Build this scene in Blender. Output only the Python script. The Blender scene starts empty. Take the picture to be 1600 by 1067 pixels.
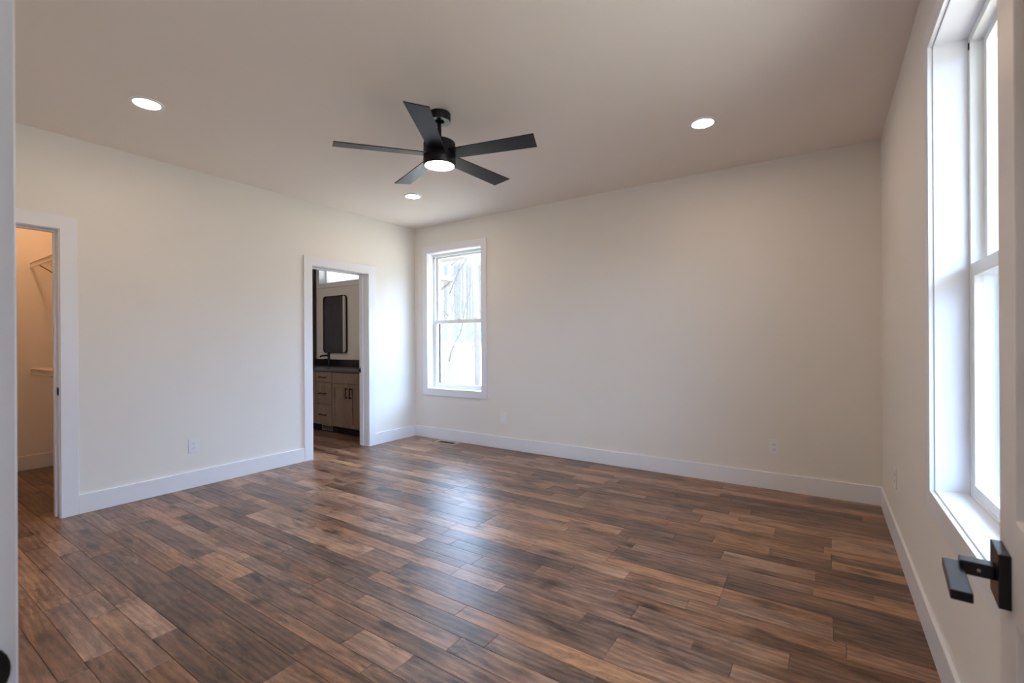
import bpy, bmesh, math, random
from mathutils import Vector, Matrix
scene = bpy.context.scene
COL = scene.collection
R = math.radians

# ------------------------------------------------------------------ camera
CAM = Vector((4.526, -4.413, 1.244))
YAW, ROLL, FPX = R(33.917), R(-0.324), 724.83
cam_data = bpy.data.cameras.new('camera')
cam_data.sensor_fit = 'HORIZONTAL'
cam_data.sensor_width = 36.0
cam_data.lens = FPX / 1600 * 36
cam_data.clip_start = 0.02
cam_data.clip_end = 2000
cam_data.dof.use_dof = True
cam_data.dof.focus_distance = 3.6
cam_data.dof.aperture_fstop = 5.6
cam = bpy.data.objects.new('camera', cam_data)
COL.objects.link(cam)
fw = Vector((-math.sin(YAW), math.cos(YAW), 0))
rt0 = Vector((math.cos(YAW), math.sin(YAW), 0)); up0 = Vector((0, 0, 1))
rt = rt0 * math.cos(ROLL) + up0 * math.sin(ROLL)
up = up0 * math.cos(ROLL) - rt0 * math.sin(ROLL)
cam.matrix_world = Matrix(((rt.x, up.x, -fw.x, CAM.x), (rt.y, up.y, -fw.y, CAM.y), (rt.z, up.z, -fw.z, CAM.z), (0, 0, 0, 1)))
scene.camera = cam

# ------------------------------------------------------------------ light set-up
scene.view_settings.view_transform = 'Standard'
scene.view_settings.look = 'None'
scene.view_settings.gamma = 1.0
scene.view_settings.use_curve_mapping = False
scene.view_settings.exposure = 0.65
scene.cycles.max_bounces = 14
scene.cycles.diffuse_bounces = 8
scene.cycles.glossy_bounces = 5
scene.cycles.transparent_max_bounces = 12
scene.cycles.caustics_reflective = False
scene.cycles.caustics_refractive = False
scene.cycles.sample_clamp_indirect = 6.0

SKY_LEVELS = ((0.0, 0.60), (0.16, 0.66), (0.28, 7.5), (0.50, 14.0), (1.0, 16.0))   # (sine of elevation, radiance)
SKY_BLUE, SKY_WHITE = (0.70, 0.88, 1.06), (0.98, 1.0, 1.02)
DOWNLIGHT = 80.0
FANLIGHT = 26.0
CLOSET = 250.0
HALL = 20.0
SUN = 1.5
WARM = (1.0, 0.76, 0.55)
COOL = (1.0, 0.95, 0.88)

world = bpy.data.worlds.new('sky'); scene.world = world; world.use_nodes = True
nt = world.node_tree; nt.nodes.clear()
def N(nt, t, **kw):
    n = nt.nodes.new(t)
    for k, v in kw.items():
        if k in n.inputs: n.inputs[k].default_value = v
        else: setattr(n, k, v)
    return n
tc = N(nt, 'ShaderNodeTexCoord'); sp = N(nt, 'ShaderNodeSeparateXYZ')
nt.links.new(tc.outputs['Generated'], sp.inputs[0])
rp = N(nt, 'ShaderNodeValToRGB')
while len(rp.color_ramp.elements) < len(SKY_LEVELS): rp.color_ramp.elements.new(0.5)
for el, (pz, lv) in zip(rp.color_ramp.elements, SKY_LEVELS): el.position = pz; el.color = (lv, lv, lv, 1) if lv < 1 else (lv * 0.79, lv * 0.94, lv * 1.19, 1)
# unseen sky (away from the back window) brightened near the horizon for interior light
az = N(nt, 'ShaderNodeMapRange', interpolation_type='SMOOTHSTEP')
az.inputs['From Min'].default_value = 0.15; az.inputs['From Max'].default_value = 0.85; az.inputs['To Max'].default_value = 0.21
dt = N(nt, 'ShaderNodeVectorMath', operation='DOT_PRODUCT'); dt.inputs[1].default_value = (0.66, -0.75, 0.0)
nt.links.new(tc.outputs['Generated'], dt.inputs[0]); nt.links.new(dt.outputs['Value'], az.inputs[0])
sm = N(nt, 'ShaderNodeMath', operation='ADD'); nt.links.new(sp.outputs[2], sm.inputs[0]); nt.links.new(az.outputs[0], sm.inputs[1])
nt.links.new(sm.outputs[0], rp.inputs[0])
mp = N(nt, 'ShaderNodeMapping'); mp.inputs['Scale'].default_value = (2.2, 2.2, 5.5)
nt.links.new(tc.outputs['Generated'], mp.inputs[0])
nz = N(nt, 'ShaderNodeTexNoise', Scale=2.4, Detail=7.0, Roughness=0.6)
nt.links.new(mp.outputs[0], nz.inputs['Vector'])
cr = N(nt, 'ShaderNodeValToRGB')
cr.color_ramp.elements[0].position = 0.47; cr.color_ramp.elements[0].color = (0, 0, 0, 1)
cr.color_ramp.elements[1].position = 0.66; cr.color_ramp.elements[1].color = (1, 1, 1, 1)
nt.links.new(nz.outputs[0], cr.inputs[0])
mx = N(nt, 'ShaderNodeMix', data_type='RGBA')
nt.links.new(cr.outputs[0], mx.inputs[0]); mx.inputs[6].default_value = (*SKY_BLUE, 1)
mx.inputs[7].default_value = (*SKY_WHITE, 1)
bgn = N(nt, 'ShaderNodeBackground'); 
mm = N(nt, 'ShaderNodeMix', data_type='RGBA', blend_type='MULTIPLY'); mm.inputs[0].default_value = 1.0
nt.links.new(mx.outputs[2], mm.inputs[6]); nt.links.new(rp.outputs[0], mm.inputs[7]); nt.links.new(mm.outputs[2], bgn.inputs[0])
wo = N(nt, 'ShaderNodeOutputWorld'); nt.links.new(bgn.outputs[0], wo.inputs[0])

sun_d = bpy.data.lights.new('sun', 'SUN'); sun_d.energy = SUN; sun_d.angle = R(1.0); sun_d.color = (1.0, 0.93, 0.82)
sun = bpy.data.objects.new('sun', sun_d); COL.objects.link(sun)
sun.rotation_euler = Vector((0.55, 0.62, -0.60)).to_track_quat('-Z', 'Y').to_euler()
sun.location = (-10, -10, 20)

# ------------------------------------------------------------------ materials
def principled(name, color, rough=0.5, metal=0.0, spec=0.5):
    m = bpy.data.materials.new(name); m.use_nodes = True
    b = m.node_tree.nodes['Principled BSDF']
    b.inputs['Base Color'].default_value = (*color, 1)
    b.inputs['Roughness'].default_value = rough
    b.inputs['Metallic'].default_value = metal
    b.inputs['Specular IOR Level'].default_value = spec
    return m, m.node_tree, b

def textured(name, color, rough, var=0.05, scale=8.0, bump=0.03, bscale=220.0, metal=0.0, spec=0.5, stretch=(1, 1, 1)):
    """plain finish with slight mottling and a fine surface bump"""
    m, nt, b = principled(name, color, rough, metal, spec)
    tc = N(nt, 'ShaderNodeTexCoord'); mp = N(nt, 'ShaderNodeMapping'); mp.inputs['Scale'].default_value = stretch
    nt.links.new(tc.outputs['Object'], mp.inputs[0])
    n1 = N(nt, 'ShaderNodeTexNoise', Scale=scale, Detail=4.0); nt.links.new(mp.outputs[0], n1.inputs['Vector'])
    mix = N(nt, 'ShaderNodeMix', data_type='RGBA')
    mix.inputs[6].default_value = (*[c * (1 - var) for c in color], 1)
    mix.inputs[7].default_value = (*[min(1, c * (1 + var)) for c in color], 1)
    nt.links.new(n1.outputs[0], mix.inputs[0]); nt.links.new(mix.outputs[2], b.inputs['Base Color'])
    n2 = N(nt, 'ShaderNodeTexNoise', Scale=bscale, Detail=2.0); nt.links.new(mp.outputs[0], n2.inputs['Vector'])
    bp = N(nt, 'ShaderNodeBump', Strength=bump, Distance=0.002); nt.links.new(n2.outputs[0], bp.inputs['Height'])
    nt.links.new(bp.outputs[0], b.inputs['Normal'])
    return m

def emission(name, color, strength):
    m = bpy.data.materials.new(name); m.use_nodes = True; nt = m.node_tree; nt.nodes.clear()
    e = N(nt, 'ShaderNodeEmission', Strength=strength); e.inputs[0].default_value = (*color, 1)
    o = N(nt, 'ShaderNodeOutputMaterial'); nt.links.new(e.outputs[0], o.inputs[0])
    return m

def glass_mat(name, tint=(0.97, 0.985, 0.98)):
    m = bpy.data.materials.new(name); m.use_nodes = True; nt = m.node_tree; nt.nodes.clear()
    t = N(nt, 'ShaderNodeBsdfTransparent'); t.inputs[0].default_value = (*tint, 1)
    g = N(nt, 'ShaderNodeBsdfGlossy', Roughness=0.02)
    f = N(nt, 'ShaderNodeFresnel')
    geo = N(nt, 'ShaderNodeNewGeometry'); mr = N(nt, 'ShaderNodeMapRange')
    mr.inputs['To Min'].default_value = 1.5; mr.inputs['To Max'].default_value = 1 / 1.5
    nt.links.new(geo.outputs['Backfacing'], mr.inputs[0]); nt.links.new(mr.outputs[0], f.inputs['IOR'])
    mx = N(nt, 'ShaderNodeMixShader'); o = N(nt, 'ShaderNodeOutputMaterial')
    nt.links.new(f.outputs[0], mx.inputs[0]); nt.links.new(t.outputs[0], mx.inputs[1]); nt.links.new(g.outputs[0], mx.inputs[2])
    nt.links.new(mx.outputs[0], o.inputs[0])
    return m

def wood_mat(name, dark, mid, light, axis='X', rough=0.35, grain=1.0, per_plank=False):
    m, nt, b = principled(name, mid, rough)
    L = nt.links
    tc = N(nt, 'ShaderNodeTexCoord')
    vec = tc.outputs['Object']
    if per_plank:
        at = N(nt, 'ShaderNodeAttribute', attribute_name='plank')
        sc = N(nt, 'ShaderNodeVectorMath', operation='SCALE'); sc.inputs['Scale'].default_value = 37.0
        L.new(at.outputs['Color'], sc.inputs[0])
        ad = N(nt, 'ShaderNodeVectorMath', operation='ADD'); L.new(vec, ad.inputs[0]); L.new(sc.outputs[0], ad.inputs[1])
        vec = ad.outputs[0]
    st = {'X': (1, 7, 7), 'Y': (7, 1, 7), 'Z': (7, 7, 1)}[axis]
    def mapped(s):
        mp = N(nt, 'ShaderNodeMapping'); mp.inputs['Scale'].default_value = s; L.new(vec, mp.inputs[0]); return mp.outputs[0]
    # broad blotches, long streaks, fine pores
    n1 = N(nt, 'ShaderNodeTexNoise', Scale=2.6 * grain, Detail=5.0, Roughness=0.6, Distortion=0.6)
    L.new(mapped(tuple(1 + (v - 1) * 0.35 for v in st)), n1.inputs['Vector'])
    n2 = N(nt, 'ShaderNodeTexNoise', Scale=7.5 * grain, Detail=10.0, Roughness=0.74, Distortion=1.0); L.new(mapped(st), n2.inputs['Vector'])
    n3 = N(nt, 'ShaderNodeTexNoise', Scale=15.0 * grain, Detail=7.0, Roughness=0.72); L.new(mapped(tuple(1 + (v - 1) * 2.2 for v in st)), n3.inputs['Vector'])
    wv = N(nt, 'ShaderNodeTexWave', Scale=1.6 * grain, Distortion=9.0, Detail=3.0); wv.inputs['Detail Scale'].default_value = 1.2
    wv.bands_direction = {'X': 'Y', 'Y': 'X', 'Z': 'X'}[axis]
    L.new(mapped(tuple(1 + (v - 1) * 0.8 for v in st)), wv.inputs['Vector'])
    def mth(op, a, bb):
        n = N(nt, 'ShaderNodeMath', operation=op)
        for i, v in enumerate((a, bb)):
            if isinstance(v, (int, float)): n.inputs[i].default_value = v
            else: L.new(v, n.inputs[i])
        return n.outputs[0]
    s = mth('ADD', mth('MULTIPLY', n1.outputs[0], 0.46), mth('MULTIPLY', n2.outputs[0], 0.22))
    s = mth('ADD', s, mth('MULTIPLY', wv.outputs['Fac'], 0.07))
    s = mth('ADD', s, mth('MULTIPLY', n3.outputs[0], 0.32))
    if per_plank:
        sx = N(nt, 'ShaderNodeSeparateColor'); L.new(at.outputs['Color'], sx.inputs[0])
        s = mth('ADD', s, mth('MULTIPLY', mth('SUBTRACT', sx.outputs[0], 0.5), 0.20))
    rp = N(nt, 'ShaderNodeValToRGB'); cr = rp.color_ramp
    cr.elements[0].position = 0.36; cr.elements[0].color = (*dark, 1)
    cr.elements[1].position = 0.71; cr.elements[1].color = (*light, 1)
    e = cr.elements.new(0.53); e.color = (*mid, 1)
    L.new(s, rp.inputs[0])
    colour = rp.outputs[0]
    if per_plank:
        # a few boards lean greyer, and dark knots sit here and there
        hs = N(nt, 'ShaderNodeHueSaturation'); L.new(colour, hs.inputs['Color'])
        L.new(mth('ADD', mth('MULTIPLY', sx.outputs[1], 0.22), 0.80), hs.inputs['Saturation'])
        vo = N(nt, 'ShaderNodeTexVoronoi', Scale=2.9); vo.inputs['Randomness'].default_value = 1.0
        L.new(mapped((1.0, 2.6, 1.0)), vo.inputs['Vector'])
        nd = N(nt, 'ShaderNodeTexNoise', Scale=16.0, Detail=3.0); L.new(mapped((1, 2, 1)), nd.inputs['Vector'])
        dd = mth('ADD', vo.outputs['Distance'], mth('MULTIPLY', mth('SUBTRACT', nd.outputs[0], 0.5), 0.22))
        kr = N(nt, 'ShaderNodeValToRGB'); k = kr.color_ramp
        k.elements[0].position = 0.03; k.elements[0].color = (0.14, 0.13, 0.13, 1)
        k.elements[1].position = 0.29; k.elements[1].color = (1, 1, 1, 1)
        L.new(dd, kr.inputs[0])
        mk = N(nt, 'ShaderNodeMix', data_type='RGBA', blend_type='MULTIPLY'); mk.inputs[0].default_value = 1.0
        L.new(hs.outputs[0], mk.inputs[6]); L.new(kr.outputs[0], mk.inputs[7])
        n5 = N(nt, 'ShaderNodeTexNoise', Scale=3.4, Detail=7.0, Roughness=0.72, Distortion=0.5); L.new(mapped((1.0, 3.6, 1.0)), n5.inputs['Vector'])
        sr = N(nt, 'ShaderNodeValToRGB'); q = sr.color_ramp
        q.elements[0].position = 0.53; q.elements[0].color = (1, 1, 1, 1)
        q.elements[1].position = 0.68; q.elements[1].color = (0.30, 0.28, 0.28, 1)
        L.new(n5.outputs[0], sr.inputs[0])
        ms = N(nt, 'ShaderNodeMix', data_type='RGBA', blend_type='MULTIPLY'); ms.inputs[0].default_value = 1.0
        L.new(mk.outputs[2], ms.inputs[6]); L.new(sr.outputs[0], ms.inputs[7]); colour = ms.outputs[2]
    L.new(colour, b.inputs['Base Color'])
    rr = N(nt, 'ShaderNodeMapRange'); rr.inputs['To Min'].default_value = rough - 0.05; rr.inputs['To Max'].default_value = rough + 0.09
    L.new(n2.outputs[0], rr.inputs[0]); L.new(rr.outputs[0], b.inputs['Roughness'])
    bp = N(nt, 'ShaderNodeBump', Strength=0.40, Distance=0.0012)
    L.new(mth('ADD', n3.outputs[0], mth('MULTIPLY', n2.outputs[0], 0.8)), bp.inputs['Height']); L.new(bp.outputs[0], b.inputs['Normal'])
    return m

M = {}
M['wall'] = textured('wall_paint', (0.80, 0.775, 0.735), 0.62, 0.012, 2.0, 0.05, 260, spec=0.3)
M['ceiling'] = textured('ceiling_paint', (0.80, 0.74, 0.69), 0.8, 0.012, 2.0, 0.05, 200, spec=0.2)
M['trim'] = textured('trim_paint', (0.80, 0.82, 0.865), 0.32, 0.01, 3.0, 0.015, 90)
M['door'] = textured('door_paint', (0.74, 0.715, 0.71), 0.36, 0.01, 3.0, 0.02, 120)
M['vinyl'] = textured('white_vinyl', (0.84, 0.86, 0.86), 0.3, 0.01, 3.0, 0.01, 60)
M['glass'] = glass_mat('window_glass')
def screen_mat():
    m = bpy.data.materials.new('insect_mesh'); m.use_nodes = True; nt = m.node_tree; nt.nodes.clear()
    t = N(nt, 'ShaderNodeBsdfTransparent'); d = N(nt, 'ShaderNodeBsdfDiffuse'); d.inputs[0].default_value = (0.30, 0.33, 0.35, 1)
    mx = N(nt, 'ShaderNodeMixShader'); mx.inputs[0].default_value = 0.20; o = N(nt, 'ShaderNodeOutputMaterial')
    nt.links.new(t.outputs[0], mx.inputs[1]); nt.links.new(d.outputs[0], mx.inputs[2]); nt.links.new(mx.outputs[0], o.inputs[0])
    return m
M['screen'] = screen_mat()
M['floor'] = wood_mat('floor_planks', (0.046, 0.025, 0.017), (0.210, 0.102, 0.056), (0.490, 0.258, 0.134), 'X', 0.29, 1.0, True)
M['fan'] = textured('fan_black', (0.006, 0.006, 0.010), 0.38, 0.1, 12, 0.02, 90, spec=0.28)
M['black'] = textured('black_metal', (0.005, 0.005, 0.007), 0.24, 0.2, 12, 0.01, 160, spec=0.4)
M['dark_gap'] = textured('dark_track', (0.05, 0.05, 0.055), 0.6, 0.1, 20, 0.02, 90)
M['plastic'] = textured('white_plastic', (0.80, 0.81, 0.83), 0.28, 0.01, 10, 0.01, 60)
M['slot'] = textured('socket_slot', (0.02, 0.02, 0.02), 0.7, 0.1, 20, 0.02, 60)
M['wire'] = textured('white_wire', (0.72, 0.66, 0.62), 0.35, 0.02, 20, 0.01, 60)
M['brace'] = textured('brace_metal', (0.16, 0.12, 0.10), 0.5, 0.05, 20, 0.02, 60)
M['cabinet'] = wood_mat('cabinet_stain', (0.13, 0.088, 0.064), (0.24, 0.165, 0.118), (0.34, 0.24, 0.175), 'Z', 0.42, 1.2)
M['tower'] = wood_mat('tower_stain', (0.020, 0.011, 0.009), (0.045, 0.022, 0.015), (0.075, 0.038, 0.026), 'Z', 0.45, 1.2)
M['toe'] = textured('toe_kick', (0.012, 0.010, 0.009), 0.7, 0.1, 10, 0.02, 60)
M['counter'] = textured('counter_stone', (0.12, 0.115, 0.125), 0.22, 0.35, 160, 0.01, 200)
M['splash'] = textured('splash_stone', (0.022, 0.019, 0.021), 0.22, 0.35, 160, 0.01, 200)
M['mirror'] = principled('mirror_silver', (0.86, 0.87, 0.87), 0.015, 1.0)[0]
M['register'] = textured('register_tan', (0.52, 0.45, 0.37), 0.4, 0.05, 30, 0.02, 80, metal=0.3)
M['metal_vent'] = textured('register_grey', (0.42, 0.40, 0.40), 0.4, 0.05, 30, 0.02, 80, metal=0.3)
M['led'] = emission('downlight_glow', WARM, DOWNLIGHT)
M['fan_led'] = emission('fan_lamp_glow', COOL, FANLIGHT)
M['closet_led'] = emission('closet_lamp_glow', (1.0, 0.53, 0.25), CLOSET)
M['bath_fill'] = emission('bath_fill_glow', (1.0, 0.88, 0.76), 46.0)  # added fill, the bathroom's own light is off
M['hall_fill'] = emission('hall_fill_glow', (0.92, 0.96, 1.0), HALL)  # added fill from the unseen hallway
M['bark'] = textured('pale_bark', (0.135, 0.112, 0.095), 0.9, 0.4, 9, 0.6, 30, spec=0.1, stretch=(1, 1, 0.35))
M['twig'] = textured('twig_bark', (0.095, 0.080, 0.075), 0.9, 0.2, 9, 0.3, 30, spec=0.1)
M['ground'] = textured('leaf_litter', (0.47, 0.345, 0.225), 0.95, 0.25, 1.5, 0.5, 12, spec=0.1)
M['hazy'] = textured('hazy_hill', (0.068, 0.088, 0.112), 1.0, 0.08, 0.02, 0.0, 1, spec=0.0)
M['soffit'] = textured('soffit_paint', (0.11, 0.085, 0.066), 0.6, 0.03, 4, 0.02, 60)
M['siding'] = textured('siding_paint', (0.78, 0.78, 0.78), 0.6, 0.03, 4, 0.02, 60)

# ------------------------------------------------------------------ mesh helpers
X, Y, Z = Vector((1, 0, 0)), Vector((0, 1, 0)), Vector((0, 0, 1))

def link(name, bm, mat, parent=None, smooth=False, bevel=0.0, seg=2):
    bmesh.ops.recalc_face_normals(bm, faces=bm.faces)
    me = bpy.data.meshes.new(name); bm.to_mesh(me); bm.free()
    o = bpy.data.objects.new(name, me); COL.objects.link(o)
    for mm in (mat if isinstance(mat, (list, tuple)) else [mat]): me.materials.append(mm)
    if smooth:
        for p in me.polygons: p.use_smooth = True
        try: me.set_sharp_from_angle(angle=R(38))
        except Exception: pass
    if bevel:
        b = o.modifiers.new('edge', 'BEVEL'); b.width = bevel; b.segments = seg; b.limit_method = 'ANGLE'; b.angle_limit = R(50)
    if parent: o.parent = parent
    return o

def tag(o, label, cat, group=None):
    o['label'] = label; o['category'] = cat; o['kind'] = 'thing'
    if group: o['group'] = group
    return o

def thing(name, label, cat, loc=(0, 0, 0), rz=0.0, group=None):
    o = bpy.data.objects.new(name, None); COL.objects.link(o); o.empty_display_size = 0.1
    o.location = loc; o.rotation_euler = (0, 0, rz)
    return tag(o, label, cat, group)

def struct(o, label=None, cat=None):
    o['kind'] = 'structure'
    if label: o['label'] = label
    if cat: o['category'] = cat
    return o

def NB(): return bmesh.new()

def box(bm, x0, x1, y0, y1, z0, z1):
    vs = [bm.verts.new(c) for c in ((x0, y0, z0), (x1, y0, z0), (x1, y1, z0), (x0, y1, z0), (x0, y0, z1), (x1, y0, z1), (x1, y1, z1), (x0, y1, z1))]
    for f in ((0, 3, 2, 1), (4, 5, 6, 7), (0, 1, 5, 4), (1, 2, 6, 5), (2, 3, 7, 6), (3, 0, 4, 7)): bm.faces.new([vs[i] for i in f])

def slab(bm, O, U, V, Nn, u0, u1, v0, v1, thick, holes=()):
    """solid panel in the plane (U,V), grown by thick along Nn, with rectangular holes (ua,ub,va,vb)"""
    O = Vector(O)
    us = sorted({u0, u1, *[min(max(h[i], u0), u1) for h in holes for i in (0, 1)]})
    vs = sorted({v0, v1, *[min(max(h[i], v0), v1) for h in holes for i in (2, 3)]})
    def solid(i, j):
        if i < 0 or j < 0 or i >= len(us) - 1 or j >= len(vs) - 1: return False
        cu, cv = (us[i] + us[i + 1]) / 2, (vs[j] + vs[j + 1]) / 2
        return not any(h[0] < cu < h[1] and h[2] < cv < h[3] for h in holes)
    cache = {}
    def vt(i, j, k):
        if (i, j, k) not in cache: cache[(i, j, k)] = bm.verts.new(O + U * us[i] + V * vs[j] + Nn * (thick * k))
        return cache[(i, j, k)]
    for i in range(len(us) - 1):
        for j in range(len(vs) - 1):
            if not solid(i, j): continue
            bm.faces.new([vt(i, j, 0), vt(i, j + 1, 0), vt(i + 1, j + 1, 0), vt(i + 1, j, 0)])
            bm.faces.new([vt(i, j, 1), vt(i + 1, j, 1), vt(i + 1, j + 1, 1), vt(i, j + 1, 1)])
            for (di, dj, a, b) in ((-1, 0, (i, j), (i, j + 1)), (1, 0, (i + 1, j + 1), (i + 1, j)), (0, -1, (i + 1, j), (i, j)), (0, 1, (i, j + 1), (i + 1, j + 1))):
                if not solid(i + di, j + dj):
                    bm.faces.new([vt(*a, 0), vt(*b, 0), vt(*b, 1), vt(*a, 1)])

def lathe(bm, prof, n=40, c=(0, 0), cap=True):
    rings = []
    for r, z in prof:
        rings.append([bm.verts.new((c[0] + r * math.cos(2 * math.pi * k / n), c[1] + r * math.sin(2 * math.pi * k / n), z)) for k in range(n)])
    for a, b in zip(rings, rings[1:]):
        for k in range(n): bm.faces.new([a[k], a[(k + 1) % n], b[(k + 1) % n], b[k]])
    if cap:
        for rg in (rings[0], rings[-1]): bm.faces.new(rg)

def tube(bm, pts, rads, n=8, caps=True):
    pts = [Vector(p) for p in pts]
    if not isinstance(rads, (list, tuple)): rads = [rads] * len(pts)
    prev = None; rings = []
    for i, p in enumerate(pts):
        d = (pts[min(i + 1, len(pts) - 1)] - pts[max(i - 1, 0)]).normalized()
        if prev is None: s = d.orthogonal().normalized()
        else: s = (prev - d * prev.dot(d)).normalized()
        prev = s; t = d.cross(s)
        rings.append([bm.verts.new(p + (s * math.cos(2 * math.pi * k / n) + t * math.sin(2 * math.pi * k / n)) * rads[i]) for k in range(n)])
    for a, b in zip(rings, rings[1:]):
        for k in range(n): bm.faces.new([a[k], a[(k + 1) % n], b[(k + 1) % n], b[k]])
    if caps:
        bm.faces.new(rings[0]); bm.faces.new(rings[-1])

def prism(bm, poly, f, thick):
    """poly: list of 2-D points; f(u,v,d) -> xyz"""
    a = [bm.verts.new(f(u, v, 0)) for u, v in poly]; b = [bm.verts.new(f(u, v, thick)) for u, v in poly]
    bm.faces.new(a); bm.faces.new(list(reversed(b)))
    for i in range(len(poly)):
        j = (i + 1) % len(poly); bm.faces.new([a[i], a[j], b[j], b[i]])

def rrect(u0, u1, v0, v1, r, n=6):
    out = []
    for cu, cv, a0 in ((u1 - r, v1 - r, 0), (u0 + r, v1 - r, 90), (u0 + r, v0 + r, 180), (u1 - r, v0 + r, 270)):
        for k in range(n + 1):
            a = R(a0 + 90 * k / n); out.append((cu + r * math.cos(a), cv + r * math.sin(a)))
    return out

# ------------------------------------------------------------------ dimensions
W, L, H = 4.886, 4.305, 2.743
TL, TB, TN = 0.15, 0.17, 0.13              # thickness: left partition, outer walls, near wall
BX0, BX1 = -1.497, -0.773                  # bathroom doorway along the left wall (y)
CX0, CX1 = -4.190, -3.472                  # closet doorway along the left wall (y)
DH = 2.060                                 # doorway height
WZ0, WZ1 = 0.650, 2.390                    # bedroom windows
W1 = (0.246, 1.119)                        # back window, x
W2 = (-3.800, -1.973)                      # right window, y, with a nearer bay added for more daylight
T3 = (-2.110, -0.700, 2.170, 2.450)        # bathroom transom x0,x1,z0,z1
CL_Y = -2.950                              # closet side wall (closet face)
BATH_W = -3.300                            # bathroom far left wall face
CL_W = -2.030                              # closet back wall face
ED0, ED1 = 3.767, 4.675                    # bedroom entry doorway, x
HB, BT = 0.141, 0.014                      # baseboard
HALL_Y = -6.4

# ------------------------------------------------------------------ room shell
rnd = random.Random(11)
def build_floor():
    bm = NB(); lay = bm.loops.layers.float_color.new('plank')
    y = 0.03; widths = [0.091, 0.167, 0.095, 0.102, 0.100, 0.088, 0.120, 0.067]; k = 0
    g, dz = 0.0014, 0.0026
    while y > HALL_Y:
        w = widths[k % len(widths)]; k += 1
        x = -3.45 - rnd.random() * 0.9
        while x < 6.1:
            ln = rnd.choice((0.305, 0.61, 0.61, 0.915, 0.915, 1.22, 0.45))
            x1 = x + ln; y1 = y - w
            c = (rnd.random(), rnd.random(), rnd.random(), 1)
            o = [(x, y, -dz), (x1, y, -dz), (x1, y1, -dz), (x, y1, -dz)]
            i = [(x + g, y - g, 0), (x1 - g, y - g, 0), (x1 - g, y1 + g, 0), (x + g, y1 + g, 0)]
            ov = [bm.verts.new(p) for p in o]; iv = [bm.verts.new(p) for p in i]
            fs = [bm.faces.new(iv)] + [bm.faces.new([ov[a], ov[(a + 1) % 4], iv[(a + 1) % 4], iv[a]]) for a in range(4)]
            for f in fs:
                for lp in f.loops: lp[lay] = c
            x = x1
        y -= w
    box(bm, -3.5, 6.1, HALL_Y, 0.03, -0.14, -0.012)
    for f in bm.faces[-6:] if False else []: pass
    return link('floor', bm, M['floor'])
struct(build_floor())

bm = NB(); box(bm, -3.6, 6.3, HALL_Y - 0.2, TB, H, H + 0.18); struct(link('ceiling', bm, M['ceiling']))

bm = NB()   # exterior back wall, shared by bedroom and bathroom
slab(bm, (0, 0, 0), X, Z, Y, BATH_W - 0.15, W + TB, -0.1, H, TB, [(W1[0] - 0.015, W1[1] + 0.015, WZ0 - 0.015, WZ1 + 0.015), (T3[0] - 0.015, T3[1] + 0.015, T3[2] - 0.015, T3[3] + 0.015)])
struct(link('wall_back', bm, M['wall']))
bm = NB()
slab(bm, (W, 0, 0), Y, Z, X, HALL_Y, 0, -0.1, H, TB, [(W2[0] - 0.015, W2[1] + 0.015, WZ0 - 0.015, WZ1 + 0.015)])
struct(link('wall_right', bm, M['wall']))
bm = NB()
slab(bm, (-TL, 0, 0), Y, Z, X, -L - TN, 0, -0.1, H, TL, [(BX0 - 0.018, BX1 + 0.018, -1, DH + 0.018), (CX0 - 0.018, CX1 + 0.018, -1, DH + 0.018)])
struct(link('wall_left', bm, M['wall']))
bm = NB()
slab(bm, (0, -L, 0), X, Z, -Y, 0, W, -0.1, H, TN, [(ED0 - 0.018, ED1 + 0.018, -1, DH + 0.018)])
struct(link('wall_front', bm, M['wall']))
bm = NB(); box(bm, CL_W - 0.1, CL_W, -L - TN, CL_Y, -0.1, H); struct(link('wall_closet_back', bm, M['wall']))
bm = NB(); box(bm, BATH_W, -TL, CL_Y, CL_Y + 0.115, -0.1, H); struct(link('wall_closet_side', bm, M['wall']))
bm = NB(); box(bm, CL_W - 0.1, -TL, -L - TN, -L, -0.1, H); struct(link('wall_closet_front', bm, M['wall']))
bm = NB(); slab(bm, (BATH_W - 0.12, 0, 0), Y, Z, X, CL_Y, 0, -0.1, H, 0.12, [(-2.25, -1.46, -1, 2.06)]); struct(link('wall_bathroom_left', bm, M['wall']))
bm = NB(); box(bm, 2.6, 6.2, HALL_Y - 0.12, HALL_Y, -0.1, H); struct(link('wall_hall_front', bm, M['wall']))
bm = NB(); box(bm, 2.48, 2.6, HALL_Y, -L - TN, -0.1, H); struct(link('wall_hall_left', bm, M['wall']))

# baseboards
def base(name, u0, u1, plane):
    bm = NB()
    if plane == 'left': box(bm, 0, BT, u0, u1, 0.0005, HB)
    elif plane == 'back': box(bm, u0, u1, -BT, 0, 0.0005, HB)
    elif plane == 'right': box(bm, W - BT, W, u0, u1, 0.0005, HB)
    elif plane == 'front': box(bm, u0, u1, -L, -L + BT, 0.0005, HB)
    elif plane == 'closet': box(bm, CL_W, CL_W + BT, u0, u1, 0.0005, HB)
    elif plane == 'closet_side': box(bm, u0, u1, CL_Y - BT, CL_Y, 0.0005, HB)
    return struct(link(name, bm, M['trim'], bevel=0.0022))
CW, CT = 0.096, 0.016
base('baseboard_left', CX1 + CW + 0.005, BX0 - CW - 0.005, 'left')
base('baseboard_left_corner', BX1 + CW + 0.005, 0, 'left')
base('baseboard_back', BT, W - BT, 'back')
base('baseboard_right', -L, 0, 'right')
base('baseboard_front', BT, ED0 - CW - 0.005, 'front')
base('baseboard_closet', -L, CL_Y, 'closet')
base('baseboard_closet_side', CL_W + BT, -TL, 'closet_side')

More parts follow.
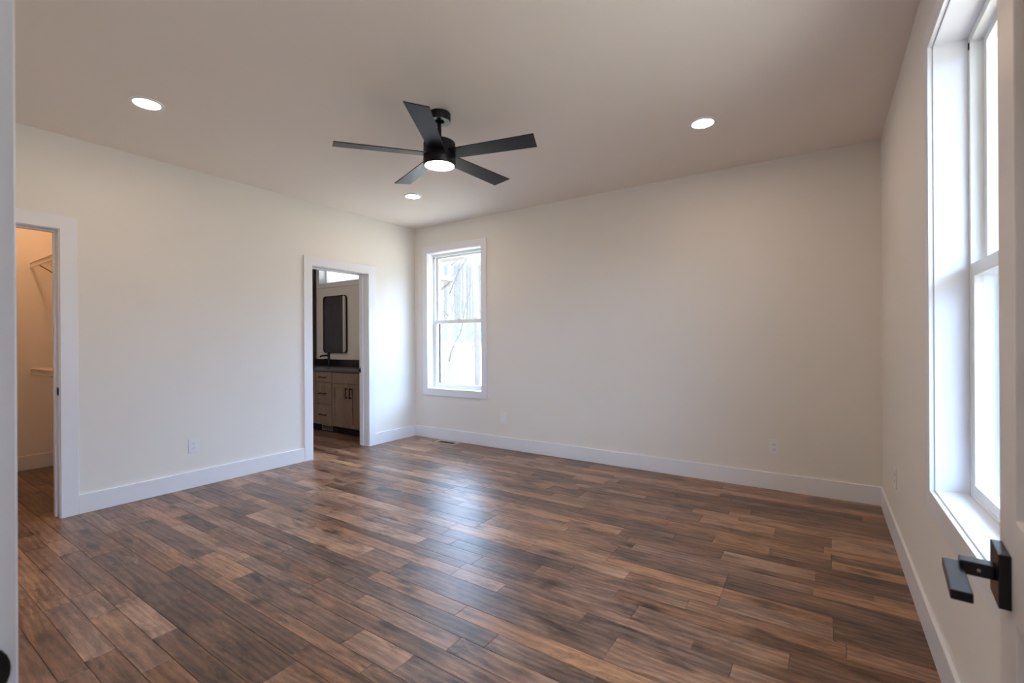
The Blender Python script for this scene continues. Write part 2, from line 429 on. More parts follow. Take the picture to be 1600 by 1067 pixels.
# doorway casings, jambs and stops on the left wall
def doorway(n, y0, y1, stop, strike_x):
    bm = NB(); r = 0.005
    slab(bm, (0, 0, 0), Y, Z, X, y0 - r - CW, y1 + r + CW, 0.0, DH + r + CW, CT, [(y0 - r, y1 + r, -1, DH + r)])
    c = struct(link('trim_%d' % n, bm, M['trim'], bevel=0.0022))
    bm = NB(); t = 0.018
    slab(bm, (-TL - 0.002, 0, 0), Y, Z, X, y0 - t, y1 + t, 0.0, DH + t, TL + 0.002, [(y0, y1, -1, DH)])
    j = link('jamb', bm, M['trim'], c, bevel=0.0015)
    bm = NB(); s0, s1 = stop; e = 0.011
    slab(bm, (s0, 0, 0), Y, Z, X, y0, y1, 0.0, DH, s1 - s0, [(y0 + e, y1 - e, -1, DH - e)])
    link('door_stop', bm, M['trim'], c, bevel=0.0015)
    if strike_x:
        bm = NB(); a, b = strike_x
        prism(bm, rrect(a, b, 0.875, 0.935, 0.008), lambda u, v, d: (u, y1 - d, v), 0.0025)
        lip = a if a < -0.1 else b
        box(bm, lip - 0.006, lip + 0.006, y1 - 0.010, y1 - 0.001, 0.886, 0.924)
        link('strike_plate', bm, M['black'], c, bevel=0.001)
    bm = NB()   # casing on the far side of the partition
    slab(bm, (-TL, 0, 0), Y, Z, -X, y0 - r - CW, y1 + r + CW, 0.0, DH + r + CW, CT, [(y0 - r, y1 + r, -1, DH + r)])
    link('back_casing', bm, M['trim'], c, bevel=0.002)
    return c
doorway(1, BX0, BX1, (-0.118, -0.080), (-0.150, -0.122))
doorway(2, CX0, CX1, (-0.100, -0.058), (-0.046, -0.004))

# entry doorway around the camera
bm = NB(); t = 0.018
slab(bm, (0, -L + 0.001, 0), X, Z, -Y, ED0 - t, ED1 + t, 0.0, DH + t, TN + 0.002, [(ED0, ED1, -1, DH)])
tr = struct(link('trim_3', bm, M['trim'], bevel=0.0015))
bm = NB()
slab(bm, (0, -L, 0), X, Z, Y, ED0 - 0.005 - CW, ED1 + 0.005 + CW, 0.0, DH + 0.005 + CW, CT, [(ED0 - 0.005, ED1 + 0.005, -1, DH + 0.005)])
link('casing', bm, M['trim'], tr, bevel=0.002)
bm = NB()
slab(bm, (0, -L - 0.062, 0), X, Z, -Y, ED0, ED1, 0.0, DH, 0.036, [(ED0 + 0.011, ED1 - 0.011, -1, DH - 0.011)])
link('door_stop', bm, M['trim'], tr, bevel=0.0015)
bm = NB()
sz, sy = 0.883, -L + 0.009
poly = [(sy - 0.055, sz - 0.033)] + [(sy - 0.028 + 0.028 * math.cos(a), sz + 0.034 * math.sin(a)) for a in [R(-80 + 160 * k / 12) for k in range(13)]] + [(sy - 0.055, sz + 0.033)]
prism(bm, poly, lambda u, v, d: (ED0 + 0.0005 + d, u, v), 0.003)
link('strike_plate', bm, M['black'], tr, bevel=0.001)

# ------------------------------------------------------------------ windows
def window(n, f, units, z0, z1, with_track=False):
    """f(u,z,d): d grows outwards from the inner wall face; units: sash bays side by side"""
    O = f(0, 0, 0); U = f(1, 0, 0) - O; Nn = f(0, 0, 1) - O
    def part(name, d0, d1, a0, a1, b0, b1, holes, mat, parent=None, bevel=0.0018):
        bm = NB(); slab(bm, O + Nn * d0, U, Z, Nn, a0, a1, b0, b1, d1 - d0, holes)
        return link(name, bm, mat, parent, bevel=bevel)
    U0, U1 = units[0][0], units[-1][1]
    c = 0.092; r = 0.005
    win = struct(part('window_%d' % n, 0.0, -CT, U0 - r - c + 0.014, U1 + r + c - 0.014, z0 - r - c + 0.006, z1 + r + c - 0.006, [(U0 - r, U1 + r, z0 - r, z1 + r)], M['trim']))
    part('jamb_liner', 0.0, 0.101, U0 - 0.014, U1 + 0.014, z0 - 0.014, z1 + 0.014, [(U0, U1, z0, z1)], M['trim'], win)
    for (_, a), (b, _) in zip(units, units[1:]):
        part('mullion', 0.0, 0.101, a, b, z0, z1, [], M['trim'], win)
    fr = part('window_frame', 0.101, TB + 0.01, U0 - 0.012, U1 + 0.012, z0 - 0.012, z1 + 0.012, [(u0 + 0.022, u1 - 0.022, z0 + 0.014, z1 - 0.028) for u0, u1 in units], M['vinyl'], win)
    zm, st = 1.500, 0.042
    for u0, u1 in units:
        lo = part('lower_sash', 0.104, 0.134, u0 + 0.006, u1 - 0.006, z0 + 0.005, zm + 0.028, [(u0 + 0.006 + st, u1 - 0.006 - st, z0 + 0.048, zm - 0.020)], M['vinyl'], win)
        part('pane', 0.117, 0.121, u0 + 0.04, u1 - 0.04, z0 + 0.04, zm, [], M['glass'], lo, 0)
        us = part('upper_sash', 0.138, 0.166, u0 + 0.016, u1 - 0.016, zm - 0.016, z1 - 0.020, [(u0 + 0.016 + st, u1 - 0.016 - st, zm + 0.022, z1 - 0.052)], M['vinyl'], win)
        part('pane', 0.150, 0.154, u0 + 0.05, u1 - 0.05, zm + 0.01, z1 - 0.045, [], M['glass'], us, 0)
        um = (u0 + u1) / 2
        bm = NB(); slab(bm, O + Nn * 0.106, U, Z, Nn, um - 0.03, um + 0.03, zm + 0.028, zm + 0.040, 0.022); link('sash_lock', bm, M['vinyl'], lo, bevel=0.003)
        for uu in (u0 + 0.010, u1 - 0.020):
            bm = NB(); slab(bm, O + Nn * 0.098, U, Z, Nn, uu, uu + 0.010, z1 - 0.052, z1 - 0.028, 0.006); link('balance_clip', bm, M['slot'], fr, bevel=0.001)
        if not with_track:
            sc = part('insect_screen', 0.172, 0.180, u0 + 0.018, u1 - 0.018, z0 + 0.012, zm, [(u0 + 0.034, u1 - 0.034, z0 + 0.030, zm - 0.016)], M['vinyl'], win, 0.001)
            part('screen_mesh', 0.175, 0.1765, u0 + 0.030, u1 - 0.030, z0 + 0.026, zm - 0.012, [], M['screen'], sc, 0)
        if with_track:
            for uu in (u0 + 0.040, u1 - 0.066):
                bm = NB(); slab(bm, O + Nn * 0.150, U, Z, Nn, uu, uu + 0.026, z0 + 0.02, zm - 0.016, 0.012); link('screen_bar', bm, M['dark_gap'], win, bevel=0.001)
    return win
window(1, lambda u, z, d: Vector((u, d, z)), [W1], WZ0, WZ1, True)
window(2, lambda u, z, d: Vector((W + d, u, z)), [(W2[0], W2[0] + 0.873), (W2[1] - 0.873, W2[1])], WZ0, WZ1)  # first bay, mostly behind the open door, is added to brighten the room

# bathroom transom window
def transom():
    x0, x1, z0, z1 = T3; c = 0.072
    def part(name, d0, d1, a0, a1, b0, b1, holes, mat, parent=None, bevel=0.0018):
        bm = NB(); slab(bm, Y * d0, X, Z, Y, a0, a1, b0, b1, d1 - d0, holes); return link(name, bm, mat, parent, bevel=bevel)
    win = struct(part('window_3', 0, -CT, x0 - c, x1 + c, z0 - c, z1 + c, [(x0, x1, z0, z1)], M['trim']))
    part('jamb_liner', 0, 0.1, x0 - 0.012, x1 + 0.012, z0 - 0.012, z1 + 0.012, [(x0, x1, z0, z1)], M['trim'], win)
    fr = part('window_frame', 0.1, TB, x0 - 0.012, x1 + 0.012, z0 - 0.012, z1 + 0.012, [(x0 + 0.03, x1 - 0.03, z0 + 0.03, z1 - 0.03)], M['vinyl'], win)
    part('pane', 0.13, 0.134, x0 + 0.02, x1 - 0.02, z0 + 0.02, z1 - 0.02, [], M['glass'], fr, 0)
transom()

# ------------------------------------------------------------------ entry door (open, beside the camera)
DW = 0.865
door = bpy.data.objects.new('door_1', None)
bm = NB(); th = 0.035
slab(bm, (0, -th, 0), X, Z, Y, 0.004, DW, 0.010, 2.045, th, [(0.115, DW - 0.115, 1.000, 1.930), (0.115, DW - 0.115, 0.250, 0.860)])
door = link('door_1', bm, M['door'], bevel=0.002)
tipx, tipy = 4.7475, -3.4100
ang = R(85.0)
door.location = (tipx - DW * math.cos(ang), tipy - DW * math.sin(ang), 0)
door.rotation_euler = (0, 0, ang)
struct(door, 'white two panel bedroom door standing open at the right edge', 'door')
for z0, z1 in ((1.000, 1.930), (0.250, 0.860)):
    bm = NB(); box(bm, 0.112, DW - 0.112, -th + 0.010, -0.010, z0 - 0.003, z1 + 0.003); link('panel', bm, M['door'], door)
hz, hx = 0.908, DW - 0.053
bm = NB(); prism(bm, rrect(hx - 0.034, hx + 0.034, hz - 0.042, hz + 0.034, 0.0015, 2), lambda u, v, d: (u, d, v), 0.013)
rose = link('handle', bm, M['black'], door, bevel=0.0012); rose['label'] = 'square black lever handle'
bm = NB(); box(bm, hx - 0.012, hx + 0.0115, 0.013, 0.050, hz - 0.012, hz + 0.008); link('spindle', bm, M['black'], rose, bevel=0.0015)
bm = NB(); box(bm, hx - 0.108, hx + 0.012, 0.045, 0.068, hz - 0.0145, hz - 0.0012); link('lever', bm, M['black'], rose, bevel=0.0015)
bm = NB(); tube(bm, [(hx - 0.0118, 0.030, hz - 0.002), (hx - 0.0126, 0.030, hz - 0.002)], 0.0022, 12); link('set_screw', bm, M['metal_vent'], rose)
bm = NB(); box(bm, DW - 0.0005, DW + 0.0015, -th + 0.005, -0.005, hz - 0.028, hz + 0.028); link('latch_plate', bm, M['black'], door)

# ------------------------------------------------------------------ ceiling fan
FX, FY = 2.436, -2.146
fan = thing('ceiling_fan', 'black ceiling fan with five blades and a lit round lamp', 'ceiling fan', (FX, FY, H))
def zrel(z): return z - H
bm = NB(); lathe(bm, [(0.070, 0.0), (0.074, -0.004), (0.074, -0.050), (0.071, -0.056), (0.030, -0.056)], 48); link('canopy', bm, M['fan'], fan, True)
bm = NB(); lathe(bm, [(0.034, -0.056), (0.034, -0.060), (0.024, -0.066), (0.0135, -0.068), (0.0135, zrel(2.586))], 32); link('downrod', bm, M['fan'], fan, True)
bm = NB(); lathe(bm, [(0.018, zrel(2.592)), (0.026, zrel(2.588)), (0.030, zrel(2.562)), (0.040, zrel(2.556))], 32); link('coupling', bm, M['fan'], fan, True)
bm = NB(); lathe(bm, [(0.03, zrel(2.557)), (0.094, zrel(2.555)), (0.102, zrel(2.549)), (0.104, zrel(2.540)), (0.104, zrel(2.447))], 56); link('motor_housing', bm, M['fan'], fan, True)
bm = NB(); lathe(bm, [(0.100, zrel(2.447)), (0.105, zrel(2.444)), (0.105, zrel(2.401)), (0.102, zrel(2.397)), (0.097, zrel(2.397)), (0.097, zrel(2.404)), (0.05, zrel(2.408))], 56)
lk = link('light_kit', bm, M['fan'], fan, True)
bm = NB(); lathe(bm, [(0.096, zrel(2.406)), (0.093, zrel(2.402)), (0.080, zrel(2.399)), (0.045, zrel(2.397)), (0.004, zrel(2.3965))], 56); link('lamp_diffuser', bm, M['fan_led'], lk, True)
BZ = 2.470
for k in range(5):
    a = R(14.4 + 72 * k); pit = R(-10.0)
    e = Vector((math.cos(a), math.sin(a), 0)); tt = Vector((-math.sin(a), math.cos(a), 0))
    t2 = tt * math.cos(pit) + Z * math.sin(pit); n2 = e.cross(t2)
    bm = NB()
    prism(bm, [(0.085, -0.054), (0.085, 0.054), (0.648, 0.068), (0.664, -0.068)], lambda u, v, d: Vector((0, 0, zrel(BZ))) + e * u + t2 * v + n2 * (d - 0.003), 0.006)
    bl = link('blade', bm, M['fan'], fan, bevel=0.0012)

# ------------------------------------------------------------------ recessed lights
def downlight(x, y, label):
    o = thing('recessed_light', label, 'ceiling light', (x, y, H), 0, 'recessed lights in the bedroom ceiling')
    bm = NB(); lathe(bm, [(0.092, 0.0), (0.090, -0.004), (0.076, -0.007), (0.070, -0.006), (0.068, -0.002)], 48); link('trim_ring', bm, M['plastic'], o, True)
    bm = NB(); lathe(bm, [(0.069, -0.003), (0.004, -0.004)], 48); link('diffuser', bm, M['led'], o)
    return o
downlight(1.026, -3.277, 'round recessed ceiling light above the closet doorway, lit')
downlight(1.026, -1.020, 'round recessed ceiling light nearest the corner by the back window, lit')
downlight(3.840, -1.020, 'round recessed ceiling light over the blank end of the back wall, lit')
downlight(3.850, -3.277, 'round recessed ceiling light closest to the bedroom entry door, lit')

# closet lamp, plus bathroom and hall fill lamps added out of the picture
def dome_lamp(x, y, z, r, mat, label):
    o = thing('flush_lamp', label, 'ceiling light', (x, y, z))
    bm = NB(); lathe(bm, [(r, 0.0), (r, -0.012)], 40); link('lamp_base', bm, M['plastic'], o, True)
    bm = NB(); lathe(bm, [(r * .96, -0.012), (r * .9, -0.03), (r * .6, -0.05), (0.004, -0.056)], 40); link('lamp_shade', bm, mat, o, True)
dome_lamp(-1.25, -3.46, H, 0.035, M['closet_led'], 'warm flush ceiling lamp inside the closet')
dome_lamp(-1.9, -1.9, H, 0.13, M['bath_fill'], 'dim flush fill lamp added to the bathroom ceiling')
dome_lamp(3.9, -5.5, H, 0.17, M['hall_fill'], 'white flush fill lamp added in the unseen hallway')

# ------------------------------------------------------------------ outlets
def outlet(f, label, kind='duplex'):
    """f(u,v,d): plate plane centred on 0,0, d away from the wall"""
    w, h = 0.080, 0.124
    bm = NB(); prism(bm, rrect(-w / 2, w / 2, -h / 2, h / 2, 0.004, 4), f, 0.006)
    o = link('wall_outlet' if kind == 'duplex' else 'wall_plate', bm, M['plastic'], bevel=0.002, seg=3)
    tag(o, label, 'outlet' if kind == 'duplex' else 'wall plate', 'wall plates around the bedroom')
    g = lambda u, v, d: f(u, v, d + 0.006)
    if kind == 'duplex':
        for s in (-1, 1):
            bm = NB(); prism(bm, rrect(-0.017, 0.017, s * 0.0195 - 0.014, s * 0.0195 + 0.014, 0.009, 5), g, 0.0015); rc = link('receptacle', bm, M['plastic'], o)
            bm = NB(); g2 = lambda u, v, d: f(u, v, d + 0.0075)
            for cx, hh in ((-0.0065, 0.0045), (0.0065, 0.0038)):
                prism(bm, [(cx - 0.0012, s * 0.0195 + 0.003 - hh), (cx + 0.0012, s * 0.0195 + 0.003 - hh), (cx + 0.0012, s * 0.0195 + 0.003 + hh), (cx - 0.0012, s * 0.0195 + 0.003 + hh)], g2, 0.0004)
            prism(bm, [(0.0026 * math.cos(R(45 * q)), s * 0.0195 - 0.0075 + 0.0026 * math.sin(R(45 * q))) for q in range(8)], g2, 0.0004)
            link('slots', bm, M['slot'], rc)
    else:
        bm = NB(); prism(bm, rrect(-0.0165, 0.0165, -0.033, 0.033, 0.002, 2), g, 0.0025); link('insert', bm, M['plastic'], o, bevel=0.0008)
    for s in ((-1, 1) if kind != 'duplex' else (0,)):
        bm = NB(); prism(bm, [(0.003 * math.cos(R(45 * q)), s * 0.048 + 0.003 * math.sin(R(45 * q))) for q in range(8)], g, 0.001)
        link('screw', bm, M['plastic'], o)
    return o
outlet(lambda u, v, d: Vector((d, -2.625 + u, 0.360 + v)), 'white duplex outlet on the wall between the two doorways')
outlet(lambda u, v, d: Vector((1.427 + u, -d, 0.360 + v)), 'white wall plate right of the back window, low on the wall', 'blank')
outlet(lambda u, v, d: Vector((4.180 + u, -d, 0.355 + v)), 'white duplex outlet on the blank right end of the back wall')
outlet(lambda u, v, d: Vector((W - d, -0.765 + u, 0.400 + v)), 'white duplex outlet on the window wall beyond the large window, seen edge on')

# ------------------------------------------------------------------ floor register
def register():
    x0, x1, y0, y1 = 0.495, 0.825, -0.195, -0.045
    bm = NB(); slab(bm, (0, 0, 0.0006), X, Y, Z, x0, x1, y0, y1, 0.006, [(x0 + 0.036, x1 - 0.036, y0 + 0.036, y1 - 0.036)])
    o = link('floor_register', bm, M['register'], bevel=0.002)
    tag(o, 'tan metal floor register under the back window', 'floor vent')
    bm = NB(); box(bm, x0 + 0.034, x1 - 0.034, y0 + 0.034, y1 - 0.034, 0.0004, 0.0012); link('duct', bm, M['slot'], o)
    bm = NB(); n = 13
    for k in range(n):
        xx = x0 + 0.044 + (x1 - x0 - 0.088) * k / (n - 1); box(bm, xx - 0.0018, xx + 0.0018, y0 + 0.036, y1 - 0.036, 0.0014, 0.0042)
    box(bm, x0 + 0.036, x1 - 0.036, (y0 + y1) / 2 - 0.002, (y0 + y1) / 2 + 0.002, 0.0014, 0.0042)
    link('louvers', bm, M['dark_gap'], o)
register()

# ------------------------------------------------------------------ closet shelves
def wire_shelf(z, label):
    x0, x1 = CL_W + 0.004, -TL - 0.03; yb, yf = CL_Y - 0.004, -3.252
    o = thing('wire_shelf', label, 'shelf', (CL_W, CL_Y, z), 0, 'wire shelves in the closet')
    f = lambda x, y, zz: (x - CL_W, y - CL_Y, zz - z)
    bm = NB()
    for (yy, dz, rr) in ((yb, 0, .0035), (yf, 0, .006), (yf, -0.045, .007), ((yb + yf) / 2, -0.003, .0035)):
        tube(bm, [f(x0, yy, z + dz), f(x1, yy, z + dz)], rr, 8)
    link('rail', bm, M['wire'], o, True)
    bm = NB(); n = int((x1 - x0) / 0.026)
    for k in range(n + 1):
        xx = x0 + (x1 - x0) * k / n
        tube(bm, [f(xx, yb, z + 0.003), f(xx, yf + 0.004, z + 0.003), f(xx, yf, z), f(xx, yf, z - 0.045)], 0.0021, 5)
    link('wires', bm, M['wire'], o, True)['kind'] = 'stuff'
    for xx in (CL_W + 0.13, -0.75):
        bm = NB(); tube(bm, [f(xx, yf + 0.02, z - 0.012), f(xx, (yf + yb) / 2, z - 0.10), f(xx, CL_Y - 0.006, z - 0.235)], 0.006, 8); link('brace', bm, M['brace'], o, True)
    return o
wire_shelf(2.050, 'upper white wire shelf inside the closet')
wire_shelf(1.000, 'lower white wire shelf inside the closet')

# ------------------------------------------------------------------ bathroom vanity
VF = -0.525      # cabinet front
def shaker(bm, x0, x1, z0, z1, y=VF, th=0.019, st=0.052):
    slab(bm, (0, y, 0), X, Z, -Y, x0, x1, z0, z1, th, [(x0 + st, x1 - st, z0 + st, z1 - st)])
    box(bm, x0 + st - 0.003, x1 - st + 0.003, y - 0.009, y, z0 + st - 0.003, z1 - st + 0.003)
def pull(parent, x, z, ln, vertical):
    bm = NB(); y = VF - 0.019; d = ln / 2
    if vertical: pts = [((x, y, z - d + .012), (x, y - .03, z - d + .012)), ((x, y, z + d - .012), (x, y - .03, z + d - .012)), ((x, y - .03, z - d), (x, y - .03, z + d))]
    else: pts = [((x - d + .012, y, z), (x - d + .012, y - .03, z)), ((x + d - .012, y, z), (x + d - .012, y - .03, z)), ((x - d, y - .03, z), (x + d, y - .03, z))]
    for p in pts: tube(bm, p, 0.0075, 10)
    link('pull', bm, M['black'], parent, True)
def cabinet(x0, x1, label, kind):
    bm = NB(); box(bm, x0, x1, VF + 0.001, -0.003, 0.105, 0.846)
    o = link('vanity_cabinet', bm, M['tower'], bevel=0.001)  # carcass coloured dark so the gaps between fronts look shaded
    tag(o, label, 'cabinet', 'vanity base cabinets in the bathroom')
    bm = NB(); box(bm, x0, x1, VF + 0.075, -0.003, 0.0005, 0.105); link('toe_kick', bm, M['toe'], o)
    g = 0.004
    if kind == 'drawers':
        for z0, z1 in ((0.697, 0.835), (0.395, 0.689), (0.110, 0.387)):
            bm = NB(); slab(bm, (0, VF, 0), X, Z, -Y, x0 + g, x1 - g, z0, z1, 0.019)
            d = link('drawer', bm, M['cabinet'], o, bevel=0.002); pull(d, (x0 + x1) / 2, (z0 + z1) / 2, 0.16, False)
    else:
        bm = NB(); slab(bm, (0, VF, 0), X, Z, -Y, x0 + g, x1 - g, 0.694, 0.835, 0.019); link('false_drawer', bm, M['cabinet'], o, bevel=0.002)
        xm = (x0 + x1) / 2
        for a, b, px in ((x0 + g, xm - g / 2, xm - 0.042), (xm + g / 2, x1 - g, xm + 0.042)):
            bm = NB(); shaker(bm, a, b, 0.110, 0.688); d = link('door', bm, M['cabinet'], o, bevel=0.0018); pull(d, px, 0.572, 0.14, True)
    return o
cabinet(-1.405, -1.040, 'three drawer brown stained vanity cabinet in the bathroom', 'drawers')
cabinet(-1.036, -0.286, 'brown vanity cabinet with a pair of black handled doors, right of the drawers', 'doors')
cabinet(-2.200, -1.409, 'brown vanity cabinet left of the drawer stack, under the sink', 'doors')
bm = NB(); box(bm, -3.29, -0.175, -0.552, -0.002, 0.848, 0.880)
o = link('countertop', bm, M['counter'], bevel=0.003); tag(o, 'grey stone countertop with dark backsplash on the bathroom vanity', 'countertop')
bm = NB(); box(bm, -3.29, -0.175, -0.021, -0.002, 0.880, 0.985); s = link('backsplash', bm, M['splash'], o, bevel=0.002); s['label'] = 'dark stone backsplash'
bm = NB(); box(bm, -3.28, -2.204, VF + 0.001, -0.003, 0.105, 0.846)
o = link('vanity_cabinet', bm, M['cabinet'], bevel=0.001); tag(o, 'brown vanity cabinet at the far left, beneath the tall dark cupboard', 'cabinet', 'vanity base cabinets in the bathroom')
bm = NB(); shaker(bm, -3.27, -2.745, 0.110, 0.835); d = link('door', bm, M['cabinet'], o, bevel=0.0018)
bm = NB(); shaker(bm, -2.74, -2.207, 0.110, 0.835); d = link('door', bm, M['cabinet'], o, bevel=0.0018)
bm = NB(); box(bm, -3.28, -2.204, VF + 0.075, -0.003, 0.0005, 0.105); link('toe_kick', bm, M['toe'], o)
# tall cupboard on the counter
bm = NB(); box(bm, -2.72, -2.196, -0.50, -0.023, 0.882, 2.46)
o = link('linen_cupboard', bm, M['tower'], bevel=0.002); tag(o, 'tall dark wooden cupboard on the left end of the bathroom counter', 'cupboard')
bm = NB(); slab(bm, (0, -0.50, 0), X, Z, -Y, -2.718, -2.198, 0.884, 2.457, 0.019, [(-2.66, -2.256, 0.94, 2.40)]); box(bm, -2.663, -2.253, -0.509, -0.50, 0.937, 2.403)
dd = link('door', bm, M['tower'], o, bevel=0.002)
# toe kick vent
bm = NB(); slab(bm, (0, VF + 0.0745, 0), X, Z, -Y, -1.395, -1.150, 0.012, 0.088, 0.006, [(-1.383, -1.162, 0.022, 0.078)])
for k in range(12): box(bm, -1.381 + k * 0.0195, -1.375 + k * 0.0195, VF + 0.070, VF + 0.0735, 0.022, 0.078)
o = link('toe_vent', bm, M['metal_vent']); tag(o, 'small grey vent grille in the toe kick below the vanity drawers', 'vent')
# mirror
MX0, MX1, MZ0, MZ1 = -1.990, -1.420, 1.085, 1.962
bm = NB()
def ring(bm, po, pi, f, t):
    n = len(po); vs = [[bm.verts.new(f(u, v, d)) for u, v in p] for p in (po, pi) for d in (0, t)]
    for k in range(n):
        j = (k + 1) % n
        for a, b in ((0, 1), (1, 3), (3, 2), (2, 0)): bm.faces.new([vs[a][k], vs[a][j], vs[b][j], vs[b][k]])
ring(bm, rrect(MX0, MX1, MZ0, MZ1, 0.055, 8), rrect(MX0 + .010, MX1 - .010, MZ0 + .010, MZ1 - .010, 0.047, 8), lambda u, v, d: (u, -0.004 - d, v), 0.026)
o = link('wall_mirror', bm, M['black'], bevel=0.001); tag(o, 'tall black framed mirror with rounded corners above the vanity', 'mirror')
bm = NB(); prism(bm, rrect(MX0 + .009, MX1 - .009, MZ0 + .009, MZ1 - .009, 0.047, 8), lambda u, v, d: (u, -0.010 - d, v), 0.008)
link('glass', bm, M['mirror'], o)
# faucet
fx, fy, fz = -1.735, -0.105, 0.8805
o = thing('faucet', 'tall black single handle faucet on the vanity below the mirror', 'faucet', (fx, fy, fz))
bm = NB(); lathe(bm, [(0.027, 0.0), (0.027, 0.006), (0.020, 0.010), (0.019, 0.205), (0.016, 0.215)], 24); link('body', bm, M['black'], o, True)
bm = NB(); tube(bm, [(0, -0.01, 0.165), (0, -0.08, 0.168), (0, -0.135, 0.160), (0, -0.148, 0.145)], [0.013, 0.013, 0.012, 0.011], 14); link('spout', bm, M['black'], o, True)
bm = NB(); tube(bm, [(-0.015, 0, 0.10), (-0.045, 0, 0.106), (-0.110, -0.004, 0.112)], [0.010, 0.007, 0.006], 10); link('lever', bm, M['black'], o, True)
# sink basin in the counter
# switch plate left of the mirror
outlet(lambda u, v, d: Vector((-2.085 + u, -d, 1.155 + v)), 'white wall plate above the bathroom counter at the mirror corner', 'blank')['group'] = 'bathroom wall plates'

# door in the far bathroom wall (shows in the mirror)
bm = NB(); slab(bm, (BATH_W, 0, 0), Y, Z, X, -2.35, -1.36, 0, 2.16, CT, [(-2.25, -1.46, -1, 2.06)])
tr = struct(link('trim_4', bm, M['trim'], bevel=0.002))
bm = NB(); slab(bm, (BATH_W - 0.06, 0, 0), Y, Z, X, -2.246, -1.464, 0.008, 2.056, 0.035, [(-2.14, -1.57, 1.0, 1.94), (-2.14, -1.57, 0.25, 0.86)])
dr = struct(link('door_2', bm, M['door'], bevel=0.002))
bm = NB()
for z0, z1 in ((1.0, 1.94), (0.25, 0.86)): box(bm, BATH_W - 0.05, BATH_W - 0.038, -2.143, -1.567, z0 - .003, z1 + .003)
link('panel', bm, M['door'], dr)

# ------------------------------------------------------------------ outdoors
bm = NB()
gx = [-260 + 20 * k for k in range(27)]; gy = [-20, 0, 4, 8, 14, 22, 34, 50, 75, 110, 160, 230]
gr = random.Random(4)
grid = [[bm.verts.new((x, y, -0.55 - 0.035 * max(0, min(y, 60)) + 0.02 * max(0, y - 60) + (gr.random() - .5) * min(1.5, 0.012 * abs(y)))) for x in gx] for y in gy]
for a, b in zip(grid, grid[1:]):
    for k in range(len(gx) - 1): bm.faces.new([a[k], a[k + 1], b[k + 1], b[k]])
struct(link('ground', bm, M['ground'], smooth=True))
bm = NB(); rows = []
for j, (yy, hh) in enumerate(((250, -8), (300, 9), (340, 19))):
    rows.append([bm.verts.new((-420 + 20 * k, yy, (hh if j < 2 else hh + 4.0 * math.sin(k * 0.43) + 2.2 * math.sin(k * 1.1 + 1) + gr.random()))) for k in range(43)])
for a, b in zip(rows, rows[1:]):
    for k in range(42): bm.faces.new([a[k], a[k + 1], b[k + 1], b[k]])
struct(link('mountain', bm, M['hazy'], smooth=True))

def ray(px, py, Yw):
    d = fw + rt * ((px - 800) / FPX) - up * ((py - 533.5) / FPX)
    s = (Yw - CAM.y) / d.y
    return CAM + d * s, s

def tree(name, px, dist, rad, height, seed, label, lean=0.0, nb=16, group=None, first=0.25, fork=True):
    rg = random.Random(seed)
    p, s = ray(px, 560, dist)
    gz = -0.55 - 0.035 * min(dist, 60) - 0.3
    o = thing(name, label, 'tree', (p.x, p.y, gz), 0, group)
    n = 14; pts, rs = [], []; x = y = 0.0
    for k in range(n + 1):
        t = k / n; pts.append(Vector((x + lean * height * t, y, height * t))); rs.append(rad * (1.15 if k == 0 else 1.0) * (1 - 0.72 * t))
        x += (rg.random() - .5) * rad * 0.9; y += (rg.random() - .5) * rad * 0.9
    bm = NB(); tube(bm, pts, rs, 10)
    link('trunk', bm, M['bark'], o, True)
    bm = NB()
    def limb(p0, d, ln, r0, depth):
        m = 6; q = [p0]; dd = d.normalized()
        for k in range(m):
            dd = (dd + Vector(((rg.random() - .5) * .45, (rg.random() - .5) * .45, (rg.random() - .36) * .35))).normalized(); q.append(q[-1] + dd * ln / m)
        tube(bm, q, [r0 * (1 - 0.8 * k / m) for k in range(m + 1)], 5, False)
        if depth > 0:
            for c in range(3 if depth > 1 else 3):
                kk = rg.randint(2, m - 1); a = rg.random() * 6.28
                limb(q[kk], (dd + Vector((math.cos(a), math.sin(a), 0.25)) * 0.8), ln * (0.45 + .25 * rg.random()), r0 * (1 - .8 * kk / m) * .75, depth - 1)
    for k in range(nb):
        t = first + (0.98 - first) * (k + rg.random() * .6) / nb; i = min(int(t * n), n - 1)
        p0 = pts[i].lerp(pts[i + 1], t * n - i); a = rg.random() * 6.28
        limb(p0, Vector((math.cos(a), math.sin(a), 0.55 + rg.random() * .5)), height * (0.10 + .16 * (1 - t) + .05 * rg.random()), max(0.005, rs[i] * 0.30), 2)
    link('branches', bm, M['twig'], o, True)
    return o
tree('bare_tree', 747.0, 4.2, 0.085, 13, 3, 'thick pale bare tree trunk at the right edge of the back window', 0.0, 10, None, 0.3)
tree('bare_tree', 699.0, 7.0, 0.085, 12, 5, 'pale bare tree with forked limbs at the left of the back window', -0.004, 13, None, 0.10)
tree('bare_tree', 729.0, 9.0, 0.055, 15, 8, 'slender straight bare tree right of centre in the back window', -0.010, 12, None, 0.35)
tree('bare_tree', 723.0, 15.5, 0.085, 7, 9, 'small branching bare tree at the centre of the lower pane', 0.0, 15, None, 0.12)
tree('bare_tree', 692.0, 6.0, 0.07, 11, 12, 'bare tree trunk hugging the left edge of the back window', 0.0, 12, None, 0.3)
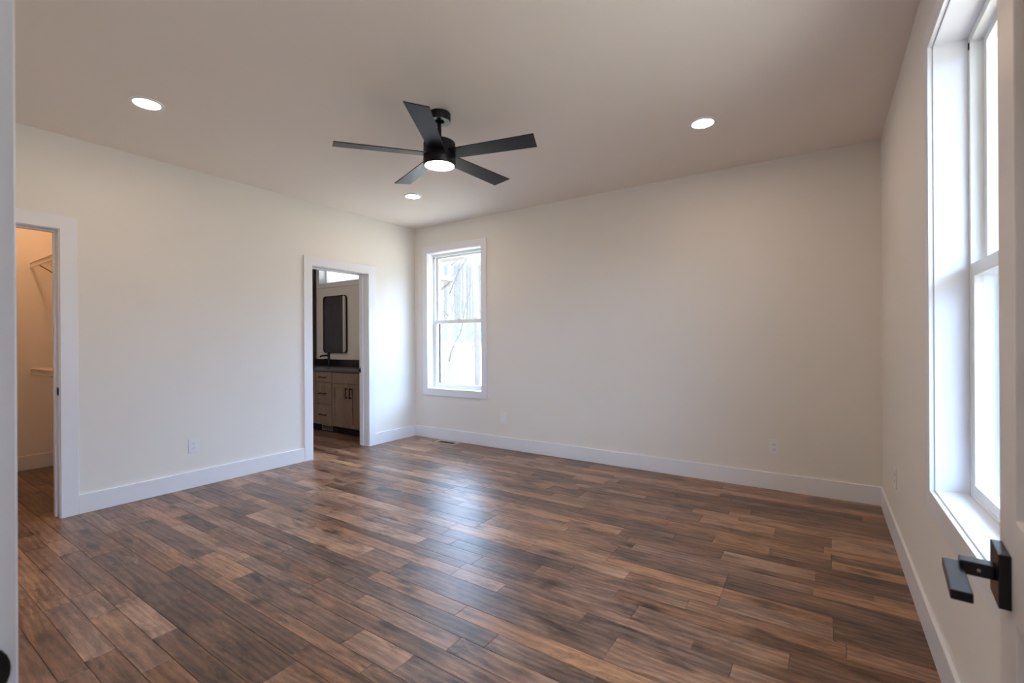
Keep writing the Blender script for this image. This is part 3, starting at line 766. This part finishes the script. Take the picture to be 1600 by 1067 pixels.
tree('bare_tree', 705.0, 10.3, 0.06, 10, 15, 'thin bare tree close behind the forked one', 0.006, 10, None, 0.2)
tree('bare_tree', 737.0, 18.0, 0.07, 11, 17, 'distant bare tree between the slender and the thick trunk', 0.0, 10, None, 0.2)
for k, (px, dd) in enumerate(((687, 23), (711, 31), (733, 37), (742, 48), (700, 56), (757, 28))):
    tree('bare_tree', px, dd, 0.065, 9 + (k % 3) * 2, 30 + k, 'bare winter tree standing far off beyond the back window', 0.0, 9, 'far bare trees beyond the window', 0.2)

# roof corner of the neighbouring wing, seen through the back window
ep, _ = ray(709.5, 436, 3.2)
ex, ey, ez = ep.x, ep.y, ep.z
bm = NB(); prism(bm, [(0.0, -0.01), (-0.07, 0.0), (-0.075, 0.10), (0.05, 0.10), (0.05, -0.01)], lambda u, v, d: Vector((ex - u - 0.075, ey - d, ez + v - 0.06)), ey - TB - 0.02)
o = link('roof_eave', bm, M['soffit'], bevel=0.003); tag(o, 'cream gutter and eave corner outside the back window', 'eave')
bm = NB(); box(bm, ex - 0.34, ex - 0.02, TB + 0.02, ey - 0.03, ez - 0.085, ez - 0.065); link('soffit_board', bm, M['soffit'], o)
bm = NB(); tube(bm, [Vector((ex - 0.02, ey - 0.08, ez - 0.06)), Vector((ex - 0.06, ey - 0.10, ez - 0.12)), Vector((ex - 0.24, ey - 0.20, ez - 0.26)), Vector((ex - 0.275, ey - 0.22, ez - 0.34)), Vector((ex - 0.275, ey - 0.22, ez - 3.0))], 0.030, 8); link('downspout', bm, M['soffit'], o, True)
bm = NB(); box(bm, ex - 1.30, ex - 0.35, TB + 0.02, ey - 0.25, -0.7, ez - 0.10); struct(link('wall_wing', bm, M['siding']))
# porch soffit over the bathroom transom
bm = NB()
for k in range(7): box(bm, -2.20, 0.05, TB + 0.02 + k * 0.125, TB + 0.02 + k * 0.125 + 0.121, 2.50, 2.52)
box(bm, -2.20, 0.05, TB, TB + 0.9, 2.52, 2.6)
o = struct(link('roof_soffit', bm, M['soffit'], bevel=0.002))
